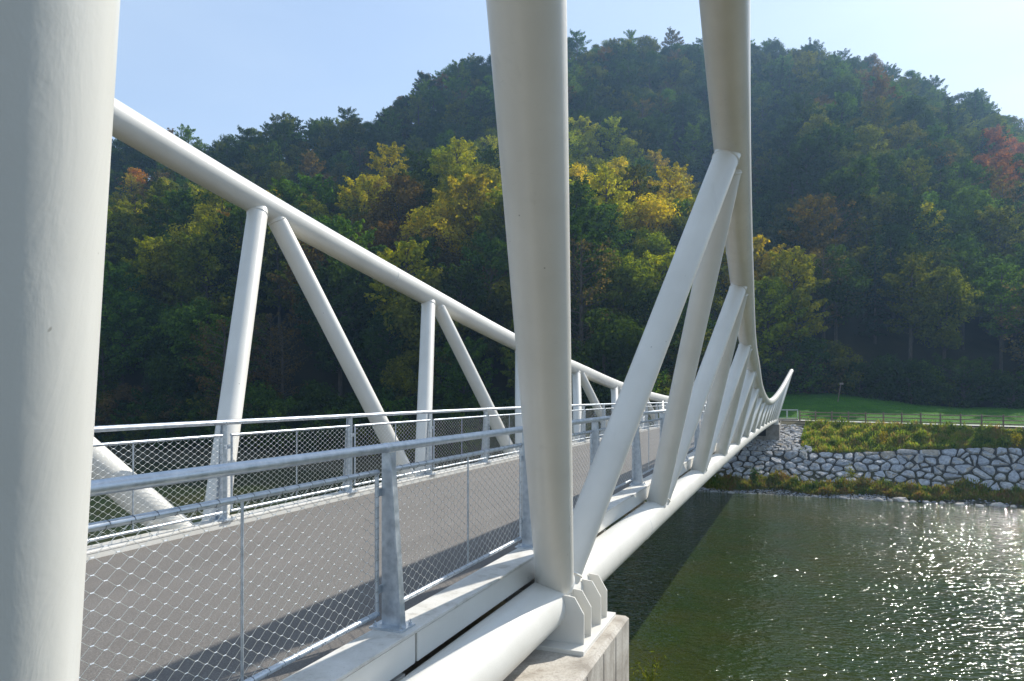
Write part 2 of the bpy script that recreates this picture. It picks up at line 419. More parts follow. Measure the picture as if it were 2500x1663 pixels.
# diamonds: nodes at (i, j) with i + j even on a half-cell lattice
hx, hz = cw / 2, ch / 2
NX, NZ = nx * 2, nz * 2
P3 = lambda i, j: (.015 + i * hx, .0, PZ0 + .015 + j * hz)
for i in range(NX + 1):
    for j in range(NZ + 1):
        if (i + j) % 2: continue
        for di, dj in ((1, 1), (1, -1)):
            if 0 <= i + di <= NX and 0 <= j + dj <= NZ:
                a = Vector(P3(i, j)); b = Vector(P3(i + di, j + dj))
                # wires leave a ferrule nearly flat then slant
                mid1 = a.lerp(b, .18); mid1.z = a.z + (b.z - a.z) * .07
                mid2 = a.lerp(b, .82); mid2.z = a.z + (b.z - a.z) * .93
                for p, q in ((a, mid1), (mid1, mid2), (mid2, b)): A.append(p); B.append(q)
        Kt.append(P3(i, j))
V1, Q1 = prisms(A, B, .0016, 3)
Kt = np.array(Kt); V2, Q2 = prisms(Kt - [.008, 0, 0], Kt + [.008, 0, 0], .0027, 4)
lc = MB()
for k in range(nx + 1):
    for z0 in (PZ0, PZ1):
        x = .015 + k * cw
        lc.tube([(x + .010 * a, .0188 * math.cos(a * 1.57 * 2), z0 + .0188 * math.sin(a * 1.57 * 2)) for a in np.linspace(-1, 1, 9)], .0014, 4)
for k in range(nz + 1):
    z = PZ0 + .015 + k * ch
    for x0 in (.012, PL - .012):
        lc.tube([(x0 + .0147 * math.cos(a * 3.14), .0147 * math.sin(a * 3.14), z + .01 * a) for a in np.linspace(-1, 1, 7)], .0012, 4)
Vl = np.array([tuple(v) for v in lc.v]); Ql = np.array([q if len(q) == 4 else (*q, q[-1]) for q in lc.f if len(q) == 4])
netm = np_mesh('cable_net', np.concatenate([V1, V2, Vl]), np.concatenate([Q1, Q2 + len(V1), Ql + len(V1) + len(V2)]), WIRE)
netm.materials.append(BOLT); mi = np.zeros(len(netm.polygons), np.int32); mi[len(Q1) + len(Q2):] = 1; netm.polygons.foreach_set('material_index', mi)
neto = link('cable_net', netm, pa)
def copy_tree(o, parent, M):
    c = o.copy(); COL.objects.link(c); c.parent = parent; c.matrix_local = M
    for ch_ in o.children:
        d = ch_.copy(); COL.objects.link(d); d.parent = c
    return c
first = {'post': True, 'panel': True}
npost = 33
for side in (0, 1):
    tt = 2.475 if side == 0 else 6.175
    for k in range(-2, npost - 1):
        s = SP0 + 2.5 * k; z = KT + zc(s); sl_ = -2 * CAMB * s
        M = Matrix.Translation((s, tt, z)) @ (Matrix.Rotation(math.pi, 4, 'Z') if side == 0 else Matrix.Identity(4))
        if first['post']:
            pm.parent = bridge; pm.matrix_local = M; first['post'] = False
        else: copy_tree(pm, bridge, M)
        if k < npost - 2:
            s2 = s + 2.5; z2 = KT + zc(s2)
            M = Matrix.Translation((s + .07, tt + (.006 if side == 0 else -.006) * 0 + (-.012 if side == 0 else .012), z + .07 / 2.5 * (z2 - z))) @ Matrix.Rotation(-math.atan((z2 - z) / 2.5), 4, 'Y')
            if first['panel']:
                pa.parent = bridge; pa.matrix_local = M; first['panel'] = False
            else: copy_tree(pa, bridge, M)
    th = tt - .03 if side == 0 else tt + .03
    j = MB().tube([(s, th, HR + zc(s)) for s in np.arange(SP0 - 5.1, SP0 + 2.5 * (npost - 2) + .3, 2.5)], .0305, 20)
    for k in range(-2, npost - 1):
        s = SP0 + 2.5 * k; j.tube([(s - .018, th, HR + zc(s)), (s - .014, th, HR + zc(s)), (s + .014, th, HR + zc(s)), (s + .018, th, HR + zc(s))], [.0300, .0325, .0325, .0300], 20)
    j.obj('handrail', GALV, bridge, 50,
        label='galvanised round handrail on the %s side' % ('near' if side == 0 else 'far'))

# bearings: plate with curved fins
def bearing(s, side, nm):
    t0 = TB if side == 0 else TF; sg = -1 if side == 0 else 1; z = zc(s)
    b = MB(); ph = -2.20 + z
    b.box(s - .575, s + .575, t0 - .42, t0 + .42, ph - .045, ph)
    o = b.obj('bearing', PAINT, bridge, bevel=.004, label=nm)
    for sx in (-.40, -.17, .17, .40):
        fn = MB()
        for sd_ in (-1, 1):
            zc0 = ZB + z; e = t0
            poly = []
            # outer outline up, then follow the tube back down
            w = .375
            poly = [(e + sd_ * w, ph), (e + sd_ * w, ph + .26), (e + sd_ * (w - .085), ph + .40), (e + sd_ * .19, ph + .41)]
            for a in np.linspace(math.radians(18), math.radians(-88), 8):
                poly.append((e + sd_ * .205 * math.cos(a), zc0 + .205 * math.sin(a)))
            poly.append((e + sd_ * .008, ph))
            fn.prism(poly, s + sx - .009, s + sx + .009)
        fn.obj('fin', PAINT, o)
    return o
for s in (S1 + .06, S1 + 70):
    for side in (0, 1): bearing(s, side, None)

# ------------------------------------------------------------------ abutments
def cham(m, x0, x1, y0, y1, z0, z1, c=.03):
    poly = [(y0, z0), (y1, z0), (y1, z1 - c), (y1 - c, z1), (y0 + c, z1), (y0, z1 - c)]
    v = []
    for x, d in ((x0, 0), (x1 - c, 0)):
        v += [(x, a, b) for a, b in poly]
    v += [(x1, a if i not in (3, 4) else a, b if i not in (3, 4) else z1 - c) for i, (a, b) in enumerate(poly)]
    # simple: full prism plus front strip
    m.prism(poly, x0, x1 - c)
    m.prism([(y0, z0), (y1, z0), (y1, z1 - c), (y0, z1 - c)], x1 - c, x1)
    v = [(x1 - c, y0 + c, z1), (x1 - c, y1 - c, z1), (x1, y1 - .0, z1 - c), (x1, y0, z1 - c), (x1 - c, y0, z1 - c), (x1 - c, y1, z1 - c)]
    m.add(v, [(0, 1, 2, 3), (0, 3, 4), (1, 5, 2)])
    return m
ab = bridge_empty('abutment', 0, 0, 0)
tag(ab, 'weathered concrete abutment under the nearest bridge bearing', 'abutment')
cham(MB(), -1.5, 6.97, 1.555, 7.1, -9.6, -2.245).obj('block', CONC, ab)
g = MB()
for s in (5.45, 5.98, 6.42): g.box(s - .004, s + .004, 1.552, 1.5555, -9, -2.29)
g.obj('form_joint', DARK, ab)
ab2 = bridge_empty('abutment', 0, 0, 0)
tag(ab2, 'grey concrete abutment carrying the far end of the bridge', 'abutment')
MB().box(75.6, 83.2, 1.62, 7.1, -8.5, -3.47).obj('block', CONC2, ab2, bevel=.02)
MB().box(80.0, 83.2, 1.60, 1.617, -5.5, -3.3).obj('edge_strip', PAINT, ab2)
MB().box(75.57, 75.597, 2.9, 6.0, -4.6, -3.62).obj('niche_shade', DARK, ab2)  # flat dark slab, shade of the bearing recess put into its colour
wb = bridge_empty('parapet_block', 83.6, .9, -3.1)
tag(wb, 'low grey concrete parapet block at the far end of the bridge', 'parapet')
MB().box(-.35, .35, -1.05, 1.2, -1.4, 0).obj('block', CONC2, wb, bevel=.02)
rl = bridge_empty('steel_railing', 83.6, .9, -3.1)
tag(rl, 'short galvanised steel railing panel on the grey parapet block', 'railing')
m = MB(); m.tube([(0, -1., .98), (0, 1.15, .98)], .025, 8); m.obj('rail', GALV, rl)
for y in (-1., .1, 1.15): MB().box(-.02, .02, y - .03, y + .03, 0, .98).obj('post', GALV, rl)
for y0, y1 in ((-.94, .04), (.16, 1.09)):
    m = MB(); z0, z1 = .1, .88
    for a, b in (((0, y0, z0), (0, y1, z0)), ((0, y0, z1), (0, y1, z1)), ((0, y0, z0), (0, y0, z1)), ((0, y1, z0), (0, y1, z1))): m.tube([a, b], .016, 6)
    m.obj('panel', GALV, rl)

# ------------------------------------------------------------------ terrain
def sm(x, a, b):
    u = np.clip((x - a) / (b - a), 0, 1); return u * u * (3 - 2 * u)
def lerp(a, b, u): return a + (b - a) * u
def fence_s(t): return 82.0 + (t + .2) * .385 * sm(-t, -3, 3)
def toe_s(t): return lerp(102., 74., sm(t, 7, 20)) + lerp(0, 4, sm(-t, 0, 20))
def wall_top(t): return lerp(-6.05, -5.15, sm(-t, 1, 18)) + lerp(0, .6, sm(-t, 18, 45))
S_SH, S_WB, S_WT = 67.2, 69.3, 73.3
def ground(s, t):
    """bank height relative to the camera"""
    s = np.asarray(s, float); t = np.asarray(t, float) * np.ones_like(s)
    wt = wall_top(t); fs = fence_s(t)
    xs = [S_SH - 6, S_SH, S_WB, S_WT]
    h = np.where(s < S_SH, lerp(-10.6, -9.32, sm(s, S_SH - 6, S_SH)), 0)
    h = np.where((s >= S_SH) & (s < S_WB), lerp(-9.32, -8.55, (s - S_SH) / (S_WB - S_SH)), h)
    h = np.where((s >= S_WB) & (s < S_WT), lerp(-8.55, wt, (s - S_WB) / (S_WT - S_WB)), h)
    h = np.where((s >= S_WT) & (s < fs - .6), lerp(wt, -3.3, (s - S_WT) / (fs - .6 - S_WT)), h)
    me = lerp(-.35, -2.2, sm(-t, 2, 20))
    h = np.where(s >= fs - .6, -3.3 + 0 * s, h)
    p1 = fs + 3.0
    h = np.where(s >= p1, lerp(-3.3, me, np.clip((s - p1) / (toe_s(t) - p1), 0, 1.6) ** 1.2), h)
    # left of the bridge the wood comes straight down to the river
    left = lerp(-9.3, -6.9, np.clip((s - S_SH) / 6.8, 0, 8))
    h = lerp(h, np.where(s < S_SH, h, left), sm(t, 13, 20))
    return h
def grid(name, ss, ts, fn, mat, jitter=0):
    Sg, Tg = np.meshgrid(ss, ts, indexing='ij'); Hh = fn(Sg, Tg)
    if jitter: Hh = Hh + rng.normal(0, jitter, Hh.shape)
    X = Sg * SN - Tg * CO; Y = Sg * CO + Tg * SN
    V = np.stack([X, Y, Hh + ZO], -1).reshape(-1, 3); a, b = Sg.shape
    i = np.arange(a - 1)[:, None] * b + np.arange(b - 1)[None]; i = i.ravel()
    Q = np.stack([i, i + b, i + b + 1, i + 1], 1)
    return link(name, np_mesh(name, V, Q, mat, True))
rb = grid('riverbank', np.concatenate([np.arange(60, 72, .6), np.arange(72, 84, 1.), np.arange(84, 125, 2.5)]), np.concatenate([np.arange(-160, 130, 2.), np.arange(130, 420, 6.)]), lambda s, t: ground(s, t) - np.where(s > 84, .0, .06), BANKG)
tag(rb, 'earth bank between river and forest on the far side', 'ground', kind='structure')
# meadow sheet
def strip(name, s0f, s1f, ts, mat, lift, n=10):
    V = []; 
    for t in ts:
        a, b = s0f(t), s1f(t)
        for k in range(n):
            s = lerp(a, b, k / (n - 1)); V.append(tuple(W(s, t, float(ground(s, t)) + lift)))
    i = (np.arange(len(ts) - 1)[:, None] * n + np.arange(n - 1)[None]).ravel()
    return link(name, np_mesh(name, V, np.stack([i, i + 1, i + n + 1, i + n], 1), mat, True))
tag(strip('meadow', lambda t: fence_s(t) + 3.0, lambda t: toe_s(t) + 10, np.arange(-110, 12, 1.), MEADG, .05, 14), 'mown green meadow rising to the forest edge', 'meadow', kind='structure')
tag(strip('path', lambda t: fence_s(t) + .3, lambda t: fence_s(t) + 2.9, np.arange(-110, 7, .8), PATHM, .04, 3), 'pale gravel path behind the timber fence', 'path', kind='structure')
# near bank
def nearb(s, t):
    h = np.where(s < 4, -3.4, lerp(-3.4, -9.8, np.clip((s - 4) / 7., 0, 1)))
    return np.where((t > -3) & (t < 9), np.minimum(h, lerp(-4.2, -9.8, np.clip((s - 2) / 8.5, 0, 1))), h)
tag(grid('near_bank', np.arange(-60, 14, .8), np.arange(-120, 120, 2.), nearb, BANKG, .04), 'overgrown near bank sloping to the river', 'ground', kind='structure')
wv = [tuple(W(s, t, 0) - Vector((0, 0, ZO))) for s, t in ((5, -260), (5, 430), (69, 430), (69, -260))]
w = link('river', np_mesh('river', wv, [[0, 3, 2, 1]], WATER)); tag(w, 'rippled green brown river with sun glitter', 'water', kind='structure')

# forested hill: profile per viewing column  (x photo px: spur treetop y, spur depth, ridge treetop y, ridge depth)
HC = np.array([
    (-2500, 620, 150, 520, 230), (-900, 560, 150, 420, 230), (275, 440, 140, 318, 240), (450, 425, 140, 322, 240), (600, 420, 142, 318, 240), (640, 425, 142, 280, 238), (720, 432, 143, 272, 240),
    (900, 425, 145, 250, 250), (1000, 390, 147, 190, 255), (1100, 350, 150, 150, 262), (1200, 352, 150, 120, 270), (1390, 355, 150, 82, 285), (1560, 370, 148, 76, 292),
    (1680, 440, 142, 82, 296), (1780, 545, 134, 92, 298), (1870, 640, 124, 98, 298), (1950, 800, 112, 104, 296), (2100, 930, 104, 128, 288), (2250, 940, 100, 180, 278),
    (2400, 950, 98, 245, 268), (2500, 955, 97, 305, 262), (2900, 960, 96, 480, 240), (4200, 960, 96, 640, 220)], float)
TH = 17
def toeZ(r):
    r = np.asarray(r, float); Z = np.full(r.shape, 90.)
    for _ in range(12):
        t = Z * (SN - r * CO); Z = .5 * Z + .5 * toe_s(t) / (r * SN + CO)
    return Z
def hill(X, Y):
    """terrain height (relative to camera) at world X, Y beyond the toe"""
    r = X / Y; x = 1250 + F * r
    ys, Zs, yr, Zr = (np.interp(x, HC[:, 0], HC[:, k]) for k in (1, 2, 3, 4))
    Zt = toeZ(r); st, tt = st_of(r * Zt, Zt); ht = ground(st, tt) - .1
    hs = (Y0 - ys) / F * Zs - TH * 1.05; hr = (Y0 - yr) / F * Zr - TH
    on = sm(x, 1800, 2000); hs = lerp(hs, np.maximum(ht + 3, lerp(ht, hr, .12)), on); Zs = lerp(Zs, lerp(Zt, Zr, .12), on)
    Zs = np.maximum(Zs, Zt + 6)
    dip = lerp(Zs + 22, Zs + 6, on); hd = hs - lerp(3., -3., on)
    h = np.interp
    a = np.clip((Y - Zt) / (Zs - Zt), 0, 1); out = lerp(ht, hs, a ** .9)
    b = np.clip((Y - Zs) / (dip - Zs), 0, 1); out = np.where(Y > Zs, lerp(hs, hd, b), out)
    c = np.clip((Y - dip) / (Zr - dip), 0, 1); out = np.where(Y > dip, lerp(hd, hr, c ** .92), out)
    out = np.where(Y > Zr, hr - (Y - Zr) * .6, out)
    out = np.where(Y < Zt, ht - .3, out)
    n = np.sin(X * .07 + 1.3 * np.sin(Y * .045)) * np.cos(Y * .06 + .5) * 2.0 + np.sin(X * .19 + Y * .13) * .7
    return out + n * np.clip((Y - Zt) / 15, 0, 1)
rs = np.concatenate([np.linspace(-2.2, -.7, 24), np.linspace(-.68, .8, 120), np.linspace(.83, 1.9, 24)])
Zt = toeZ(rs); u = np.linspace(0, 1, 70)
Yg = Zt[:, None] + (360 - Zt[:, None]) * u[None] ** 1.2; Xg = rs[:, None] * Yg
Hg = hill(Xg, Yg)
V = np.stack([Xg, Yg, Hg + ZO], -1).reshape(-1, 3); i = (np.arange(len(rs) - 1)[:, None] * 70 + np.arange(69)[None]).ravel()
hl = link('hill', np_mesh('hill', V, np.stack([i, i + 70, i + 71, i + 1], 1), HILLG, True))
tag(hl, 'steep forested hill behind the river', 'hill', kind='structure')

# ------------------------------------------------------------------ trees
def leaf_quads(C, N, size, aspect=1.0, rg=None):
    rg = rg or rng; n = len(C)
    N = N / np.linalg.norm(N, axis=1, keepdims=True)
    a = rg.normal(size=(n, 3)); u = np.cross(N, a); u /= np.linalg.norm(u, axis=1, keepdims=True); v = np.cross(N, u)
    sz = (size * rg.uniform(.6, 1.35, n))[:, None]
    p = [C + (-u) * sz * .5, C + v * sz * .5 * aspect * .8, C + u * sz * .5, C - v * sz * .5 * aspect * .8]
    V = np.stack(p, 1).reshape(-1, 3); Q = np.arange(4 * n).reshape(-1, 4); return V, Q
def broad(seed, H=15., R=4.6, base=.28, n=5200, leaf=.42, lobes=26, gap=.0):
    rg = np.random.default_rng(seed); cs = []; 
    # main ellipsoid silhouette, lobes on it
    for k in range(lobes):
        z = rg.uniform(-1, 1); a = rg.uniform(0, 2 * math.pi); rr = math.sqrt(max(0, 1 - z * z)) * rg.uniform(.45, .88)
        prof = 1.0 if z < .2 else 1.0 - .15 * (z - .2)
        cs.append((rr * R * prof * math.cos(a), rr * R * prof * math.sin(a), H * (base + (1 - base) / 2 * (1 + z * .84)), rg.uniform(.16, .34) * R))
    cs += [(0, 0, H * .9, R * .3), (0, 0, H * .62, R * .5)]
    cs = np.array(cs); w = cs[:, 3] ** 2; idx = rg.choice(len(cs), n, p=w / w.sum())
    d = rg.normal(size=(n, 3)); d /= np.linalg.norm(d, axis=1, keepdims=True)
    rad = rg.uniform(.2, 1.0, n) ** .4
    rad *= 1 + .18 * np.sin(d[:, 0] * 5 + idx) * np.cos(d[:, 1] * 6 + idx * 2)
    C = cs[idx, :3] + d * (cs[idx, 3] * rad)[:, None] * np.array([1.05, 1.05, .85])
    N = d * 1.2 + rg.normal(size=(n, 3)) * .38 + np.array([0, 0, .45])
    V, Q = leaf_quads(C, N, leaf, rg=rg)
    cm = np_mesh('crown', V, Q, LEAF)
    t = MB(); pts = [(0, 0, -1.5)]; x = y = 0
    for k in range(1, 6):
        x += rg.normal() * .15; y += rg.normal() * .15; pts.append((x, y, H * .86 * k / 5))
    t.tube(pts, [.26, .22, .18, .13, .08, .03], 7)
    for k in range(9):
        c = cs[rg.integers(lobes)]; z0 = min(c[2] * .72, H * .6); q = (x * z0 / H, y * z0 / H, z0)
        m_ = tuple((q[i] + c[i]) / 2 + rg.normal() * .2 for i in range(3))
        t.tube([q, m_, tuple(c[:3])], [.08, .055, .02], 5)
    tm = t.obj('trunk', BARK); me = tm.data; bpy.data.objects.remove(tm)
    return cm, me
def beech(seed, H=15., R=4.7, base=.28, n=5200, leaf=.42, nb=60, top=1.0):
    """crown of leafy branch sprays that rise outwards: feathery outline with gaps"""
    rg = np.random.default_rng(seed); C = []; N = []; tb = MB()
    w = rg.uniform(.6, 1.4, nb); w /= w.sum(); lean = rg.normal(0, .35, 2)
    for k in range(nb):
        q = (k + rg.uniform(0, 1)) / nb; z0 = H * (base * .8 + (.90 - base * .8) * q)
        env = math.sin(math.pi * min(1, max(0, .16 + .80 * q)) ** 1.15) ** .75 * (1 - .25 * q)
        a = k * 2.399 + rg.normal() * .5; L = R * env * rg.uniform(.75, 1.2) + .3; up = (.2 + .5 * q) * L * rg.uniform(.5, 1.2) + (.25 * top if q > .8 else 0)
        m = max(8, int(n * w[k] * (.35 + L / R)))
        u = rg.uniform(.22, 1, m) ** .8; dv = np.array([math.cos(a), math.sin(a), 0]); base_p = np.array([lean[0] * q, lean[1] * q, z0])
        P_ = base_p + dv * (u * L)[:, None] + np.array([0, 0, 1.]) * (u ** 1.4 * up)[:, None]
        spread = (.32 + .62 * np.sin(np.pi * u ** .8)) * (.25 * R * (.5 + .5 * L / R))
        d = rg.normal(size=(m, 3)); d /= np.linalg.norm(d, axis=1, keepdims=True); r_ = rg.uniform(.3, 1, m) ** .5
        sub = np.round(u * 4 + rg.uniform(-.5, .5, m)); off = np.stack([np.sin(sub * 2.1 + k), np.cos(sub * 1.7 + k * 2), .3 * np.sin(sub + k)], 1) * .35 * spread[:, None]
        C.append(P_ + off + d * (spread * r_)[:, None] * np.array([1, 1, .62])); N.append(d * .9 + dv * .3 + rg.normal(size=(m, 3)) * .3 + [0, 0, .55])
        e = base_p + dv * L * .8 + np.array([0, 0, .73 * up]); mid = base_p + dv * L * .42 + np.array([0, 0, .22 * up]); tb.tube([tuple(base_p - [0, 0, .3]), tuple(mid), tuple(e)], [.07, .045, .015], 4)
    C = np.concatenate(C); N = np.concatenate(N); V, Q = leaf_quads(C, N, leaf, rg=rg)
    tb.tube([(0, 0, -1.5), (lean[0] * .3, lean[1] * .3, H * .35), (lean[0] * .7, lean[1] * .7, H * .7), (lean[0], lean[1], H * .95)], [.27, .2, .12, .03], 7)
    tm = tb.obj('trunk', BARK); me = tm.data; bpy.data.objects.remove(tm)
    return np_mesh('crown', V, Q, LEAF), me
def conifer(seed, H=19., R=3.2, n=5200):
    rg = np.random.default_rng(seed); C = []; N = []
    k = 0; z = H * .1
    while z < H * .985:
        f = 1 - (z / H); L = R * (f ** .8) * 1.05 + .12; nb = 7 if z < H * .8 else 5
        for b in range(nb):
            a = rg.uniform(0, 2 * math.pi); l = L * rg.uniform(.7, 1.1); m = max(4, int(26 * l / R))
            u = rg.uniform(.1, 1, m); C.append(np.stack([np.cos(a) * u * l + rg.normal(size=m) * .16, np.sin(a) * u * l + rg.normal(size=m) * .16, z - u * l * .28 + rg.normal(size=m) * .1], 1))
            N.append(np.stack([rg.normal(size=m) * .5, rg.normal(size=m) * .5, np.ones(m)], 1))
        z += H * .026
    C = np.concatenate(C); N = np.concatenate(N); V, Q = leaf_quads(C, N, .46, .7, rg)
    t = MB(); t.tube([(0, 0, -1.5), (0, 0, H * .5), (0, 0, H)], [.25, .15, .02], 7)
    tm = t.obj('trunk', BARK); me = tm.data; bpy.data.objects.remove(tm)
    return np_mesh('crown', V, Q, LEAF), me
PR = [broad(11, 15, 4.7, .24, 7000, .35, lobes=60), beech(12, 14, 5.0, .22, 7600, .36, nb=70), beech(13, 16, 4.3, .30, 7000, .35, nb=52), broad(14, 13, 5.0, .2, 7400, .36, lobes=52),
      beech(15, 17, 4.3, .40, 4800, .34, 42), beech(16, 16.5, 4.6, .46, 3900, .34, 36),
      conifer(21), conifer(22, 21, 2.9), broad(31, 6.5, 3.6, .02, 4000, .30, 34), beech(32, 5.5, 4.0, .02, 4000, .30, 40, .3), beech(18, 15, 4.8, .26, 2200, .24, 40)]
NAMES = ['broadleaf_tree'] * 6 + ['spruce_tree'] * 2 + ['shrub'] * 2 + ['sparse_tree']

# candidate positions
cand = []
for gx in np.arange(-330, 330, 6.5):
    for gy in np.arange(66, 345, 6.5):
        X = gx + rng.uniform(-2.6, 2.6); Y = gy + rng.uniform(-2.6, 2.6)
        if abs(X / Y) > 1.35: continue
        cand.append((X, Y))
cand = np.array(cand); X, Y = cand[:, 0], cand[:, 1]; Zt_ = toeZ(X / Y); keep = (Y > Zt_ + 1.0)
px_ = 1250 + F * X / Y; Zr_ = np.interp(px_, HC[:, 0], HC[:, 4]); keep &= Y < Zr_ + 9
X, Y = X[keep], Y[keep]; Hh = hill(X, Y); PX = 1250 + F * X / Y
Ztk = toeZ(X / Y); PYT = Y0 - F * (Hh + TH) / Y
spurZ = np.interp(PX, HC[:, 0], HC[:, 2]); spurY = np.interp(PX, HC[:, 0], HC[:, 1])
front = (Y < spurZ + 14) & (PX < 1990)
PAL = {  # label colour: base colour
    'dark green': (.028, .056, .014), 'green': (.055, .108, .017), 'olive': (.085, .105, .018), 'golden yellow': (.32, .28, .022),
    'yellow green': (.21, .24, .018), 'rust brown': (.11, .078, .028), 'orange': (.38, .20, .025), 'red': (.24, .09, .05), 'deep green': (.014, .036, .020), 'grey brown': (.085, .068, .042)}
trees = []
hot = [(1460, 350, 75, 'yellow green'), (1400, 480, 42, 'golden yellow'), (1500, 470, 45, 'golden yellow'), (1640, 430, 55, 'golden yellow'), (1580, 520, 50, 'yellow green'), (1870, 620, 34, 'golden yellow'),
       (930, 450, 50, 'golden yellow'), (1070, 480, 50, 'golden yellow'), (1190, 500, 60, 'golden yellow'), (1130, 400, 70, 'yellow green'), (360, 460, 45, 'golden yellow'), (350, 430, 22, 'orange'),
       (2460, 380, 70, 'red'), (2230, 510, 35, 'golden yellow'), (2130, 200, 38, 'rust brown'), (2150, 320, 50, 'olive'), (520, 520, 70, 'yellow green'), (1000, 560, 80, 'rust brown'), (880, 560, 60, 'rust brown'),
       (790, 430, 45, 'rust brown'), (1620, 410, 25, 'orange'), (1900, 670, 26, 'yellow green'), (2300, 650, 30, 'olive'), (1540, 620, 60, 'yellow green'), (2400, 430, 30, 'rust brown')]
for i in range(len(X)):
    x, y = PX[i], PYT[i]; r = rng.random(); jx, jy = x + rng.normal() * 8, y + 15 + rng.normal() * 8
    depth = y - spurY[i]
    if front[i]:
        if depth < 60: c = rng.choice(['golden yellow', 'yellow green', 'olive', 'green', 'rust brown', 'dark green'], p=[.13, .28, .27, .20, .04, .08])
        elif depth < 190: c = rng.choice(['golden yellow', 'yellow green', 'olive', 'green', 'rust brown', 'dark green'], p=[.03, .17, .30, .28, .06, .16])
        else: c = rng.choice(['yellow green', 'olive', 'green', 'rust brown', 'dark green', 'grey brown'], p=[.05, .20, .25, .05, .36, .09])
    else:
        c = rng.choice(['olive', 'green', 'dark green', 'rust brown', 'grey brown', 'deep green'], p=[.29, .25, .37, .02, .04, .03])
    for hx_, hy_, hr_, hc_ in hot:
        if (jx - hx_) ** 2 + (jy - hy_) ** 2 < hr_ ** 2 and rng.random() < .85: c = hc_; break
    ridge = Y[i] > np.interp(x, HC[:, 0], HC[:, 4]) - 12
    if (c == 'deep green' and not ridge) or (c == 'dark green' and rng.random() < .06 and not ridge): k = int(rng.integers(6, 8)); c = 'deep green'
    elif ridge: k = int(rng.choice([4, 0, 5, 0, 4, 3]))
    elif c == 'grey brown': k = 10
    else: k = int(rng.choice([0, 1, 2, 3, 4]))
    sc = rng.uniform(.82, 1.25) * (1.08 if front[i] else 1)
    if Y[i] < Ztk[i] + 5 and x < 1950: sc *= .85
    trees.append([X[i], Y[i], Hh[i], k, sc, c, rng.uniform(0, 6.28)])
# shrubs along the foot of the wood
for r in np.concatenate([np.linspace(-1.0, .42, 105), np.linspace(.42, .95, 30)]):
    Zq = float(toeZ(np.array([r]))[0]) + rng.uniform(-1.0, 2.5); s_, t_ = st_of(r * Zq, Zq)
    if t_ < 10 and rng.random() < .35: continue
    trees.append([r * Zq, Zq, float(ground(s_, t_)) - .2, int(rng.integers(8, 10)), rng.uniform(.7, 1.25), str(rng.choice(['dark green', 'green', 'olive', 'grey brown'], p=[.45, .25, .2, .1])), rng.uniform(0, 6.28)])
    if t_ > 14 and rng.random() < .8:
        Z2 = Zq - rng.uniform(1.5, 3.5); s_, t_ = st_of(r * Z2, Z2)
        trees.append([r * Z2, Z2, float(ground(s_, t_)) - .3, int(rng.integers(8, 10)), rng.uniform(.5, .8), str(rng.choice(['dark green', 'olive', 'green'])), rng.uniform(0, 6.28)])
trees.append([-37.5, 92., float(hill(np.array([-37.5]), np.array([92.]))[0]), 10, 1.15, 'grey brown', 1.])

# which ones show largest: painter's count of crown pixels, front to back
order = sorted(range(len(trees)), key=lambda i: trees[i][1]); D = 5; mask = np.zeros((1663 // D, 2500 // D), bool); vis = {}
dims = [(15, 4.8, .28), (14, 5.2, .24), (16, 4.4, .3), (13, 5.4, .2), (17, 4.2, .38), (16, 4.6, .42), (19, 2.4, .1), (21, 2.2, .1), (6.5, 3.8, .02), (5.5, 4.1, .02), (15, 4.6, .3)]
for i in order:
    x, y, h, k, sc, c, a = trees[i]; Ht, R, b = dims[k]; Ht *= sc; R *= sc
    cx = (1250 + F * x / y) / D; cy = (Y0 - F * (h + Ht * (1 + b) / 2) / y) / D; rx = max(.6, F * R / y / D); ry = max(.6, F * Ht * (1 - b) / 2 / y / D)
    x0, x1 = int(max(0, cx - rx)), int(min(mask.shape[1], cx + rx + 1)); y0, y1 = int(max(0, cy - ry)), int(min(mask.shape[0], cy + ry + 1))
    if x1 <= x0 or y1 <= y0: vis[i] = 0; continue
    yy, xx = np.mgrid[y0:y1, x0:x1]; e = ((xx + .5 - cx) / rx) ** 2 + ((yy + .5 - cy) / ry) ** 2 < 1
    # behind the big members nothing shows
    px = (xx + .5) * D; py = (yy + .5) * D
    hid = (px < 240) | ((px > 1205) & (px < 1385)) | ((px > 1745) & (px < 1830) & (py < 600))
    sub = mask[y0:y1, x0:x1]; vis[i] = int((e & ~sub & ~hid).sum()); sub |= e
top = set(sorted([i for i in vis if vis[i] > 4], key=lambda i: -vis[i])[:296])
def where(x):
    for a, n in ((270, 'at frame left edge'), (640, 'above the far tube left part'), (1060, 'over far tube middle'), (1290, 'just left of central post'),
                 (1560, 'right of central post'), (1790, 'left of curved tube'), (2050, 'right of curved tube'), (2280, 'over meadow middle')):
        if x < a: return n
    return 'over meadow right end'
def level(i):
    x, y, h = trees[i][:3]; p = 1250 + F * x / y
    zt = float(toeZ(np.array([x / y]))[0]); zr = float(np.interp(p, HC[:, 0], HC[:, 4])); u = (y - zt) / (zr - zt)
    return 'at the foot' if u < .08 else 'low slope' if u < .3 else 'mid slope' if u < .6 else 'upper slope' if u < .9 else 'ridge'
grp = {}
for i in top: grp.setdefault((trees[i][5], NAMES[trees[i][3]], level(i), where(1250 + F * trees[i][0] / trees[i][1])), []).append(i)
ORD = ['first', 'second', 'third', 'fourth', 'fifth', 'sixth', 'seventh', 'eighth', 'ninth', 'tenth', 'eleventh', 'twelfth', 'thirteenth', 'fourteenth', 'fifteenth', 'sixteenth', 'seventeenth', 'eighteenth']
lab = {}
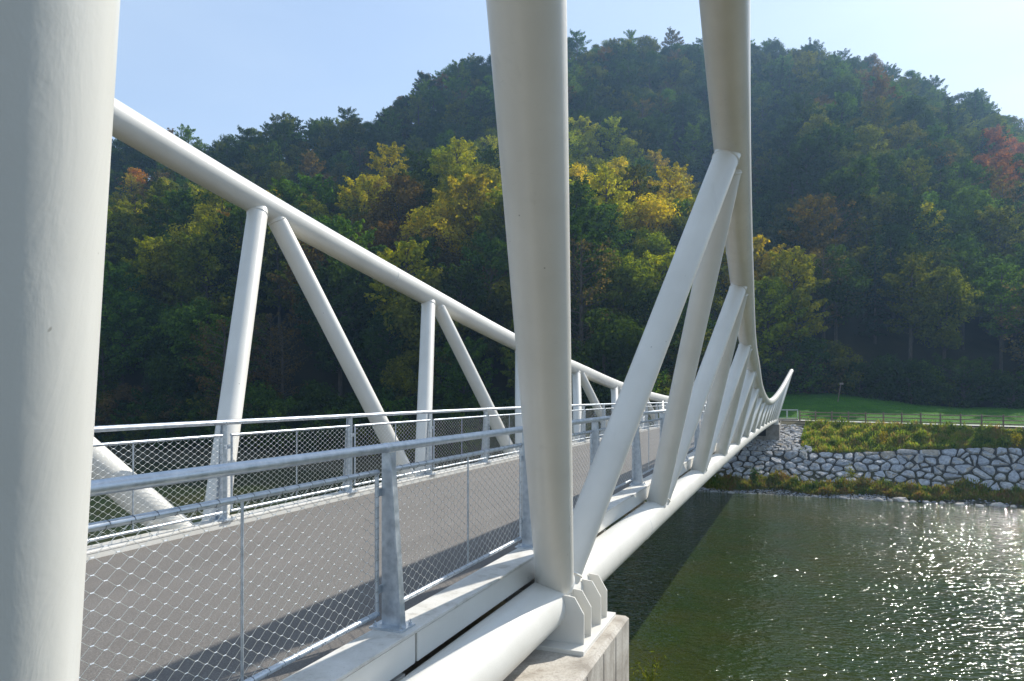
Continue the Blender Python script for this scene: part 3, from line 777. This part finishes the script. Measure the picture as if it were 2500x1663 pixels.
for (c, n, lv, wh), L in grp.items():
    L.sort(key=lambda i: trees[i][0] / trees[i][1]); n = n.replace('_', ' ').replace('broadleaf ', '')
    for j, i in enumerate(L):
        lab[i] = ('%s %s, %s, %s' % (c, n, lv, wh)) if len(L) == 1 else ('%s %s %s from left, %s, %s' % (ORD[min(j, 17)], c, n, lv, wh))
def tintc(c):
    b = np.array(PAL[c]); return [float(v) for v in b * 1.15 * rng.uniform(.8, 1.25) * np.array([rng.uniform(.88, 1.14), 1, rng.uniform(.85, 1.15)])]
for i in sorted(top):
    x, y, h, k, sc, c, a = trees[i]; cm, tm = PR[k]
    o = empty(NAMES[k], (x, y, h + ZO - .2), a); o.scale = (sc, sc, sc * (1.0 if k in (8, 9) else 1.03))
    tag(o, lab[i], 'shrub' if k in (8, 9) else 'tree', 'shrubs along the forest edge' if k in (8, 9) else 'trees on the forested hill')
    tc = tintc(c); cr_ = link('crown', cm, o); cr_['tint'] = tc
    link('trunk', tm, o)
# the rest: one stuff object, instanced with geometry nodes
pc = bpy.data.collections.new('forest_sources')
rest = [i for i in range(len(trees)) if i not in top]
fo = None
for k in range(len(PR)):
    co_ = bpy.data.objects.new('source_crown', PR[k][0]); ct_ = bpy.data.objects.new('source_trunk', PR[k][1])
    sub = bpy.data.collections.new('source'); sub.objects.link(co_); sub.objects.link(ct_); pc.children.link(sub)
def forest(idx):
    me = bpy.data.meshes.new('forest'); me.vertices.add(len(idx))
    me.vertices.foreach_set('co', np.array([(trees[i][0], trees[i][1], trees[i][2] + ZO - .2) for i in idx], np.float32).ravel())
    for nm, typ, arr in (('tint', 'FLOAT_VECTOR', [tintc(trees[i][5]) for i in idx]), ('rotz', 'FLOAT', [trees[i][6] for i in idx]), ('scl', 'FLOAT', [trees[i][4] for i in idx]), ('kid', 'INT', [trees[i][3] for i in idx])):
        at = me.attributes.new(nm, typ, 'POINT')
        at.data.foreach_set('vector' if typ == 'FLOAT_VECTOR' else 'value', np.array(arr, np.int32 if typ == 'INT' else np.float32).ravel())
    o = link('forest', me); ng = bpy.data.node_groups.new('forest', 'GeometryNodeTree')
    ng.interface.new_socket('Geometry', in_out='INPUT', socket_type='NodeSocketGeometry'); ng.interface.new_socket('Geometry', in_out='OUTPUT', socket_type='NodeSocketGeometry')
    N = ng.nodes; L = ng.links; gi = N.new('NodeGroupInput'); go = N.new('NodeGroupOutput')
    mp = N.new('GeometryNodeMeshToPoints'); L.new(gi.outputs[0], mp.inputs[0])
    ci = N.new('GeometryNodeCollectionInfo'); ci.inputs[0].default_value = pc; ci.inputs[1].default_value = True; ci.inputs[2].default_value = False
    ip = N.new('GeometryNodeInstanceOnPoints'); L.new(mp.outputs[0], ip.inputs['Points']); L.new(ci.outputs[0], ip.inputs['Instance']); ip.inputs['Pick Instance'].default_value = True
    def na(nm, ty):
        a = N.new('GeometryNodeInputNamedAttribute'); a.data_type = ty; a.inputs[0].default_value = nm; return a.outputs[0]
    L.new(na('kid', 'INT'), ip.inputs['Instance Index']); cx = N.new('ShaderNodeCombineXYZ'); L.new(na('rotz', 'FLOAT'), cx.inputs[2]); L.new(cx.outputs[0], ip.inputs['Rotation'])
    L.new(na('scl', 'FLOAT'), ip.inputs['Scale']); L.new(ip.outputs[0], go.inputs[0])
    md = o.modifiers.new('forest', 'NODES'); md.node_group = ng
    return o
for k, cc in enumerate(pc.children): cc.name = 'src_%02d' % k
tag(forest(rest), 'dense autumn forest covering the hill behind the nearer trees', 'forest', kind='stuff')

# ------------------------------------------------------------------ stone wall (polygonal stones)
def clip(poly, a, b, c):
    out = []
    for i in range(len(poly)):
        p, q = poly[i], poly[(i + 1) % len(poly)]; dp = a * p[0] + b * p[1] - c; dq = a * q[0] + b * q[1] - c
        if dp <= 0: out.append(p)
        if dp * dq < 0: u_ = dp / (dp - dq); out.append((p[0] + (q[0] - p[0]) * u_, p[1] + (q[1] - p[1]) * u_))
    return out
def stones(u0, u1, v0, v1, du, dv, fmap, name, label, lift=.16, gap=.045, keepf=None, seed=3):
    rg = np.random.default_rng(seed); pts = []
    nu = int((u1 - u0) / du); nv = max(1, int(round((v1 - v0) / dv)))
    for j in range(nv):
        for i in range(nu):
            if rg.random() < .06: continue
            pts.append((u0 + (i + .5 * (j % 2) + rg.uniform(-.36, .36)) * du, v0 + (j + .5 + rg.uniform(-.36, .36)) * dv))
            if rg.random() < .16: pts.append((u0 + (i + .5 + rg.uniform(-.3, .3)) * du, v0 + (j + rg.uniform(-.2, .2)) * dv))
    pts = np.array(pts); m = MB(); asp = du / dv
    for i, p in enumerate(pts):
        if keepf and not keepf(*p): continue
        d = pts - p; dist = np.hypot(d[:, 0] / asp, d[:, 1]); nb = np.argsort(dist)[1:14]
        poly = [(u0 - .2, v0), (u1 + .2, v0), (u1 + .2, v1), (u0 - .2, v1)]
        for j in nb:
            q = pts[j]; dx, dy = (q[0] - p[0]) / asp ** 2, q[1] - p[1]; mx, my = (p + q) / 2
            poly = clip(poly, dx, dy, dx * mx + dy * my)
            if len(poly) < 3: break
        if len(poly) < 3: continue
        c = np.mean(poly, 0); pl = []
        for k in range(len(poly)):      # chop corners
            a_, b_ = np.array(poly[k]), np.array(poly[(k + 1) % len(poly)]); 
            if np.hypot(*(a_ - b_)) < .03: continue
            for w_ in (.22, .5, .78): pl.append(a_ * (1 - w_) + b_ * w_)
        if len(pl) < 5: continue
        pl = np.array(pl); rad = np.hypot(*(pl - c).T); g_ = gap * rg.uniform(.6, 1.8)
        pl = c + (pl - c) * np.maximum(.3, (1 - g_ / np.maximum(rad, .05)))[:, None]; pl += rg.normal(0, .012, pl.shape)
        n = len(pl); hgt = lift * rg.uniform(.6, 1.35) * min(1., rad.mean() * 2.2); tilt = rg.normal(0, .12, 2)
        V = []; F_ = []
        for s_, z in ((1.0, -.05), (.96, .62), (.82, .92), (.45, 1.0)):
            q = c + (pl - c) * s_
            for k in range(n):
                e = q[k] - c; zz = z * hgt + (e @ tilt) * (1 if z > 0 else 0) + (rg.normal(0, .014) if z > 0 else 0); V.append(fmap(q[k][0], q[k][1], zz))
        V.append(fmap(c[0], c[1], hgt * 1.04)); 
        for r_ in range(3):
            for k in range(n): F_.append((r_ * n + k, r_ * n + (k + 1) % n, (r_ + 1) * n + (k + 1) % n, (r_ + 1) * n + k))
        for k in range(n): F_.append((3 * n + k, 3 * n + (k + 1) % n, 4 * n))
        m.add(V, F_)
    return m
wl = empty('stone_wall', tuple(W(S_WB, 0, -8.5)), 0); wo = Vector(wl.location)
tag(wl, 'grey boulder retaining wall along the far river bank', 'stone wall')
def wall_map(u, v, z):    # u = -t, v = 0..1 from wall base to top
    t = -u; top_ = float(wall_top(t)) + .12; hb = -9.0
    nx_, nz_ = -.6, .8
    s = lerp(S_WB - .25, S_WT, v); h = lerp(hb, top_, v)
    return W(s + nx_ * z, t, h + nz_ * z) - wo
def wm(u, v, z): return wall_map(u, v / 4.6, z)
stones(-14, 62, 0, 4.6, 1.0, .76, wm, 'stones', None, .17, .07, seed=5).obj('stones', STONE, wl, 18)
bk = MB(); us = np.arange(-14.5, 62.5, 1.)
bv = []; 
for u_ in us: bv += [wall_map(u_, 0, .0), wall_map(u_, 1, .0)]
bk.add(bv, [(2*i, 2*i+2, 2*i+3, 2*i+1) for i in range(len(us) - 1)]).obj('mortar', MORTAR, wl)
# stone apron between wall and bridge end
ap = empty('stone_apron', tuple(W(74, 4, -5)), 0); ao = Vector(ap.location)
tag(ap, 'sloping brownish stone apron below the far end of the bridge', 'stone slope')
def ap_h(s, t): return lerp(float(wall_top(t)) + .12, -3.75, min(1, max(0, (s - S_WT) / 7.2)) ** .8)
def apm(u, v, z): return W(S_WT + v - z * .35, -u, ap_h(S_WT + v, -u) + z * .93) - ao
stones(-14, 2.6, 0, 8.6, .66, .50, apm, 'stones', None, .13, .03, keepf=lambda u, v: u < .1 + .10 * v + 1.2 * (v < 1.2), seed=9).obj('stones', STONE, ap, 18)
gsu = np.arange(-14, 3, 1.); gsv = np.arange(0, 8.7, .95); V = []
for u_ in gsu:
    for v_ in gsv: V.append(apm(min(u_, .2 + .1 * v_), v_, 0))
n_ = len(gsv); i = (np.arange(len(gsu) - 1)[:, None] * n_ + np.arange(n_ - 1)[None]).ravel()
o = link('mortar', np_mesh('mortar', [tuple(v) for v in V], np.stack([i, i + 1, i + n_ + 1, i + n_], 1), MORTAR), ap)

# ------------------------------------------------------------------ timber fence
fe = empty('timber_fence', tuple(W(82, -.2, -3.3)), 0); fo_ = Vector(fe.location)
tag(fe, 'low brown timber fence with three rails beside the gravel path', 'fence')
tt_ = -.3; fp = []
while tt_ > -60:
    fp.append(W(float(fence_s(tt_)), tt_, -3.32) - fo_); tt_ -= 1.54
for k, p in enumerate(fp):
    m = MB(); m.tube([p, p + Vector((0, 0, 1.15))], .072, 10); m.obj('post', WOOD, fe, 40)
for k in range(len(fp) - 1):
    for z in (.28, .62, .98):
        a, b = fp[k] + Vector((0, -.05, z)), fp[k + 1] + Vector((0, -.05, z)); MB().tube([a, b], .045, 8).obj('rail', WOOD, fe, 40)

# sign on a leaning pole at the forest edge
sg_p = (2053 - 1250) / F * 88; sp = empty('pole_sign', (sg_p, 88, 8.6), 0)
s_, t_ = st_of(sg_p, 88); sp.location.z = float(ground(s_, t_)) + ZO
tag(sp, 'small pale board on a leaning pole at the forest edge', 'sign')
MB().tube([(-.45, 0, -.3), (.0, 0, 2.3)], .055, 8).obj('pole', WOOD, sp)
MB().box(-.18, .30, -.06, .0, 2.15, 2.4).obj('board', m_simple('pale_board', (.26, .20, .15), .8, 3, .2), sp, bevel=.01)

# ------------------------------------------------------------------ bank vegetation
def veg(name, n, samp, hfun, tall, wide, mat, label, cat, droop=.5, kind='stuff', clump=None):
    rg = np.random.default_rng(hash(name) % 1000 if False else len(name) * 7 + n % 97)
    s, t = samp(rg, n); h = hfun(s, t)
    X = s * SN - t * CO; Y = s * CO + t * SN; base = np.stack([X, Y, h + ZO], 1)
    cl_ = .5 + .5 * np.sin(s * 2.1 + 3 * np.sin(t * .9)) * np.cos(t * 1.7 + s); hh = tall * rg.uniform(.35, 1.2, n) * (.45 + .75 * cl_)
    a = rg.uniform(0, 6.283, n); d = np.stack([np.cos(a), np.sin(a), 0 * a], 1); ln = rg.uniform(0, droop, n)[:, None]
    wv_ = np.stack([-np.sin(a), np.cos(a), 0 * a], 1) * (wide * rg.uniform(.5, 1.4, n))[:, None]
    up = np.array([0, 0, 1.]); zz = rg.uniform(.0, .75, n)[:, None] * hh[:, None]; c0 = base + up * zz - up * .03
    c1 = c0 + (up * .5 + d * ln * .5) * hh[:, None] * .4; c2 = c1 + (up * .5 + d * ln * 1.2) * hh[:, None] * .4
    V = np.stack([c0 - wv_ * .5, c0 + wv_ * .5, c1 + wv_ * .6, c1 - wv_ * .6, c2], 1).reshape(-1, 3); b = np.arange(n) * 5
    Q = np.concatenate([np.stack([b, b + 1, b + 2, b + 3], 1), np.stack([b + 3, b + 2, b + 4, b + 4], 1)])
    me = bpy.data.meshes.new(name)
    fq = np.stack([b, b + 1, b + 2, b + 3], 1); ft = np.stack([b + 3, b + 2, b + 4], 1)
    me.vertices.add(len(V)); me.vertices.foreach_set('co', V.astype(np.float32).ravel())
    loops = np.concatenate([fq.ravel(), ft.ravel()]).astype(np.int32); me.loops.add(len(loops)); me.loops.foreach_set('vertex_index', loops)
    st_ = np.concatenate([np.arange(n) * 4, 4 * n + np.arange(n) * 3]).astype(np.int32); me.polygons.add(2 * n); me.polygons.foreach_set('loop_start', st_)
    me.update(calc_edges=True); me.materials.append(mat)
    return tag(link(name, me), label, cat, kind=kind)
GR = m_plants('bank_weeds', [(.2, (.05, .10, .014)), (.36, (.15, .23, .028)), (.50, (.24, .29, .05)), (.66, (.33, .28, .09)), (.85, (.36, .20, .10))], .5)
SHV = m_plants('shore_weeds', [(.2, (.06, .13, .02)), (.40, (.15, .19, .03)), (.55, (.23, .21, .05)), (.72, (.26, .17, .06)), (.92, (.30, .12, .07))])
MG = m_plants('meadow_blades', [(.2, (.05, .15, .015)), (.6, (.10, .24, .02)), (.85, (.18, .28, .04))])
def samp_slope(rg, n):
    t = -rg.uniform(.4, 56, n); u_ = rg.uniform(0, 1, n); fs = fence_s(t) - .9; s = lerp(S_WT + .05, fs, u_)
    k = t < -(.1 + .10 * (s - S_WT)) ; return s[k].repeat(1), t[k]
def wrap(f):
    def g_(rg, n):
        s, t = f(rg, int(n * 1.3)); 
        while len(s) < n:
            a, b = f(rg, n); s = np.concatenate([s, a]); t = np.concatenate([t, b])
        return s[:n], t[:n]
    return g_
veg('bank_grass', 150000, wrap(samp_slope), lambda s, t: ground(s, t) - .05, .66, .05, GR, 'tangled green and reddish weeds on the slope above the stone wall', 'weeds')
def samp_shore(rg, n):
    t = rg.uniform(-60, 13, n); s = S_SH + .55 + rg.uniform(0, 1, n) * (S_WB - S_SH - .35 + .25 * np.sin(t * 1.3)) + .35 * np.sin(t * .8) ; return s, t
veg('shore_grass', 80000, samp_shore, lambda s, t: ground(s, t) - .05, .75, .06, SHV, 'rusty and green weeds along the waterline below the stone wall', 'weeds', .7)
def samp_mead(rg, n):
    t = -rg.uniform(-8, 60, n); s = lerp(fence_s(t) + 3.1, toe_s(t) + 1, rg.uniform(0, 1, n)); return s, t
veg('meadow_grass', 60000, samp_mead, lambda s, t: ground(s, t) + .02, .16, .06, MG, 'short grass blades on the meadow', 'grass')
# gravel spit and rocks at the waterline
def rock(name, s, t, h, r, label, seed):
    rg = np.random.default_rng(seed); import bmesh
    bm = bmesh.new(); bmesh.ops.create_icosphere(bm, subdivisions=2, radius=1); sc = (r * rg.uniform(.8, 1.4), r * rg.uniform(.7, 1.1), r * rg.uniform(.45, .7)); dr = rg.normal(size=(3, 3))
    for v in bm.verts:
        n = 1 + .16 * math.sin(v.co @ Vector(dr[0]) * 2.3) + .12 * math.sin(v.co @ Vector(dr[1]) * 4) + rg.normal() * .04
        v.co = Vector((v.co.x * sc[0] * n, v.co.y * sc[1] * n, v.co.z * sc[2] * n))
    me = bpy.data.meshes.new(name); bm.to_mesh(me); bm.free(); me.materials.append(STONE); o = link(name, me); o.location = W(s, t, h); o.rotation_euler = (0, 0, rg.uniform(0, 6))
    return tag(o, label, 'rock', 'rocks along the waterline')
RK = [(2057, .34), (2102, .22), (2145, .38), (2172, .26), (2200, .45), (2230, .24), (2262, .3), (2300, .22), (2345, .36), (2390, .3), (2440, .42), (2475, .25), (1785, .32), (1990, .2)]
for k, (x, r) in enumerate(RK):
    s = S_SH + rng.uniform(-.9, .2); rr = (x - 1250) / F; Z = s / (rr * SN + CO); s_, t_ = st_of(rr * Z, Z)
    nm = 'largest' if r == .45 else ''
    rock('rock', s_, t_, -9.28, r, '%s grey rock from the left at the far waterline%s' % (ORD[sorted([a for a, b in RK]).index(x)], ', the largest' if r == .45 else ''), k)
pb = MB(); 
for k in range(2600):
    s = S_SH + rng.normal(0, .45) + .25; t = rng.uniform(-7, 10) if k < 1700 else rng.uniform(-34, -2); r = rng.uniform(.03, .11); p = W(s, t, float(ground(s, t)) + .01)
    q = [p + Vector((r * math.cos(a), r * math.sin(a) * .8, 0)) for a in (0, 1.05, 2.1, 3.14, 4.2, 5.2)]; pb.add(q + [p + Vector((0, 0, r * .6))], [(i, (i + 1) % 6, 6) for i in range(6)])
tag(pb.obj('gravel', STONE), 'pale gravel along the far waterline', 'gravel', kind='stuff')

# single leafy plants
def plant(s, t, h, Ht, nst, label, name, colr, seed, world=None, leaf=.05):
    rg = np.random.default_rng(seed); o = empty(name, world if world else W(s, t, h)); tag(o, label, 'plant')
    st_m = MB(); C = []; N = []
    for k in range(nst):
        a = rg.uniform(0, 6.28); l = rg.uniform(.15, .5) * Ht * .7; H_ = Ht * rg.uniform(.7, 1)
        pts = [(0, 0, 0), (math.cos(a) * l * .35, math.sin(a) * l * .35, H_ * .55), (math.cos(a) * l, math.sin(a) * l, H_)]; st_m.tube(pts, [.008, .006, .002], 5)
        for j in range(int(26 * (Ht / .6) ** .5)):
            w_ = rg.uniform(.15, 1); q = np.array(pts[0]) * (1 - w_) ** 2 + 2 * w_ * (1 - w_) * np.array(pts[1]) + w_ * w_ * np.array(pts[2]); C.append(q + rg.normal(size=3) * leaf * .8); N.append(rg.normal(size=3) + [0, 0, .8])
    st_m.obj('stem', GR, o); V, Q = leaf_quads(np.array(C), np.array(N), leaf, .55, rg); lm = link('leaves', np_mesh('leaves', V, Q, LEAF), o); lm['tint'] = colr
    return o
def at(x, y, Z): return ((x - 1250) / F * Z, Z, ZO - (y - Y0) / F * Z)
plant(0, 0, 0, .55, 5, 'pale green feathery weed beside the near concrete abutment', 'weed', [.16, .19, .05], 1, world=at(1592, 1700, 9.2), leaf=.06)
plant(0, 0, 0, 1.3, 5, 'yellow green weed growing out of the stone wall', 'weed', [.16, .17, .03], 2, world=at(2078, 1172, 62.5), leaf=.16)
plant(0, 0, 0, 1.2, 9, 'dark green leafy bush at the wall foot near the bridge shadow', 'bush', [.05, .10, .03], 3, world=at(1842, 1178, 63), leaf=.2)
plant(0, 0, 0, 1.1, 7, 'bright yellow flowering weed on the slope above the wall', 'weed', [.30, .24, .02], 4, world=at(2155, 1080, 66), leaf=.16)
plant(0, 0, 0, 1.0, 8, 'yellow flowering bush near the right end of the slope', 'bush', [.26, .22, .02], 5, world=at(2480, 1085, 60), leaf=.18)

# ------------------------------------------------------------------ haze
hz = MB().box(-860, 860, -140, 400, -2.5, 160)
hm = bpy.data.materials.new('haze_air'); hm.use_nodes = True; t = hm.node_tree; t.nodes.remove(t.nodes['Principled BSDF'])
pv = t.nodes.new('ShaderNodeVolumePrincipled'); pv.inputs['Density'].default_value = .00034; pv.inputs['Color'].default_value = (.40, .66, 1, 1); pv.inputs['Anisotropy'].default_value = .4
t.links.new(pv.outputs[0], t.nodes['Material Output'].inputs['Volume'])
ho = hz.obj('haze', hm); tag(ho, 'thin blue haze in the valley air', 'haze', kind='stuff')
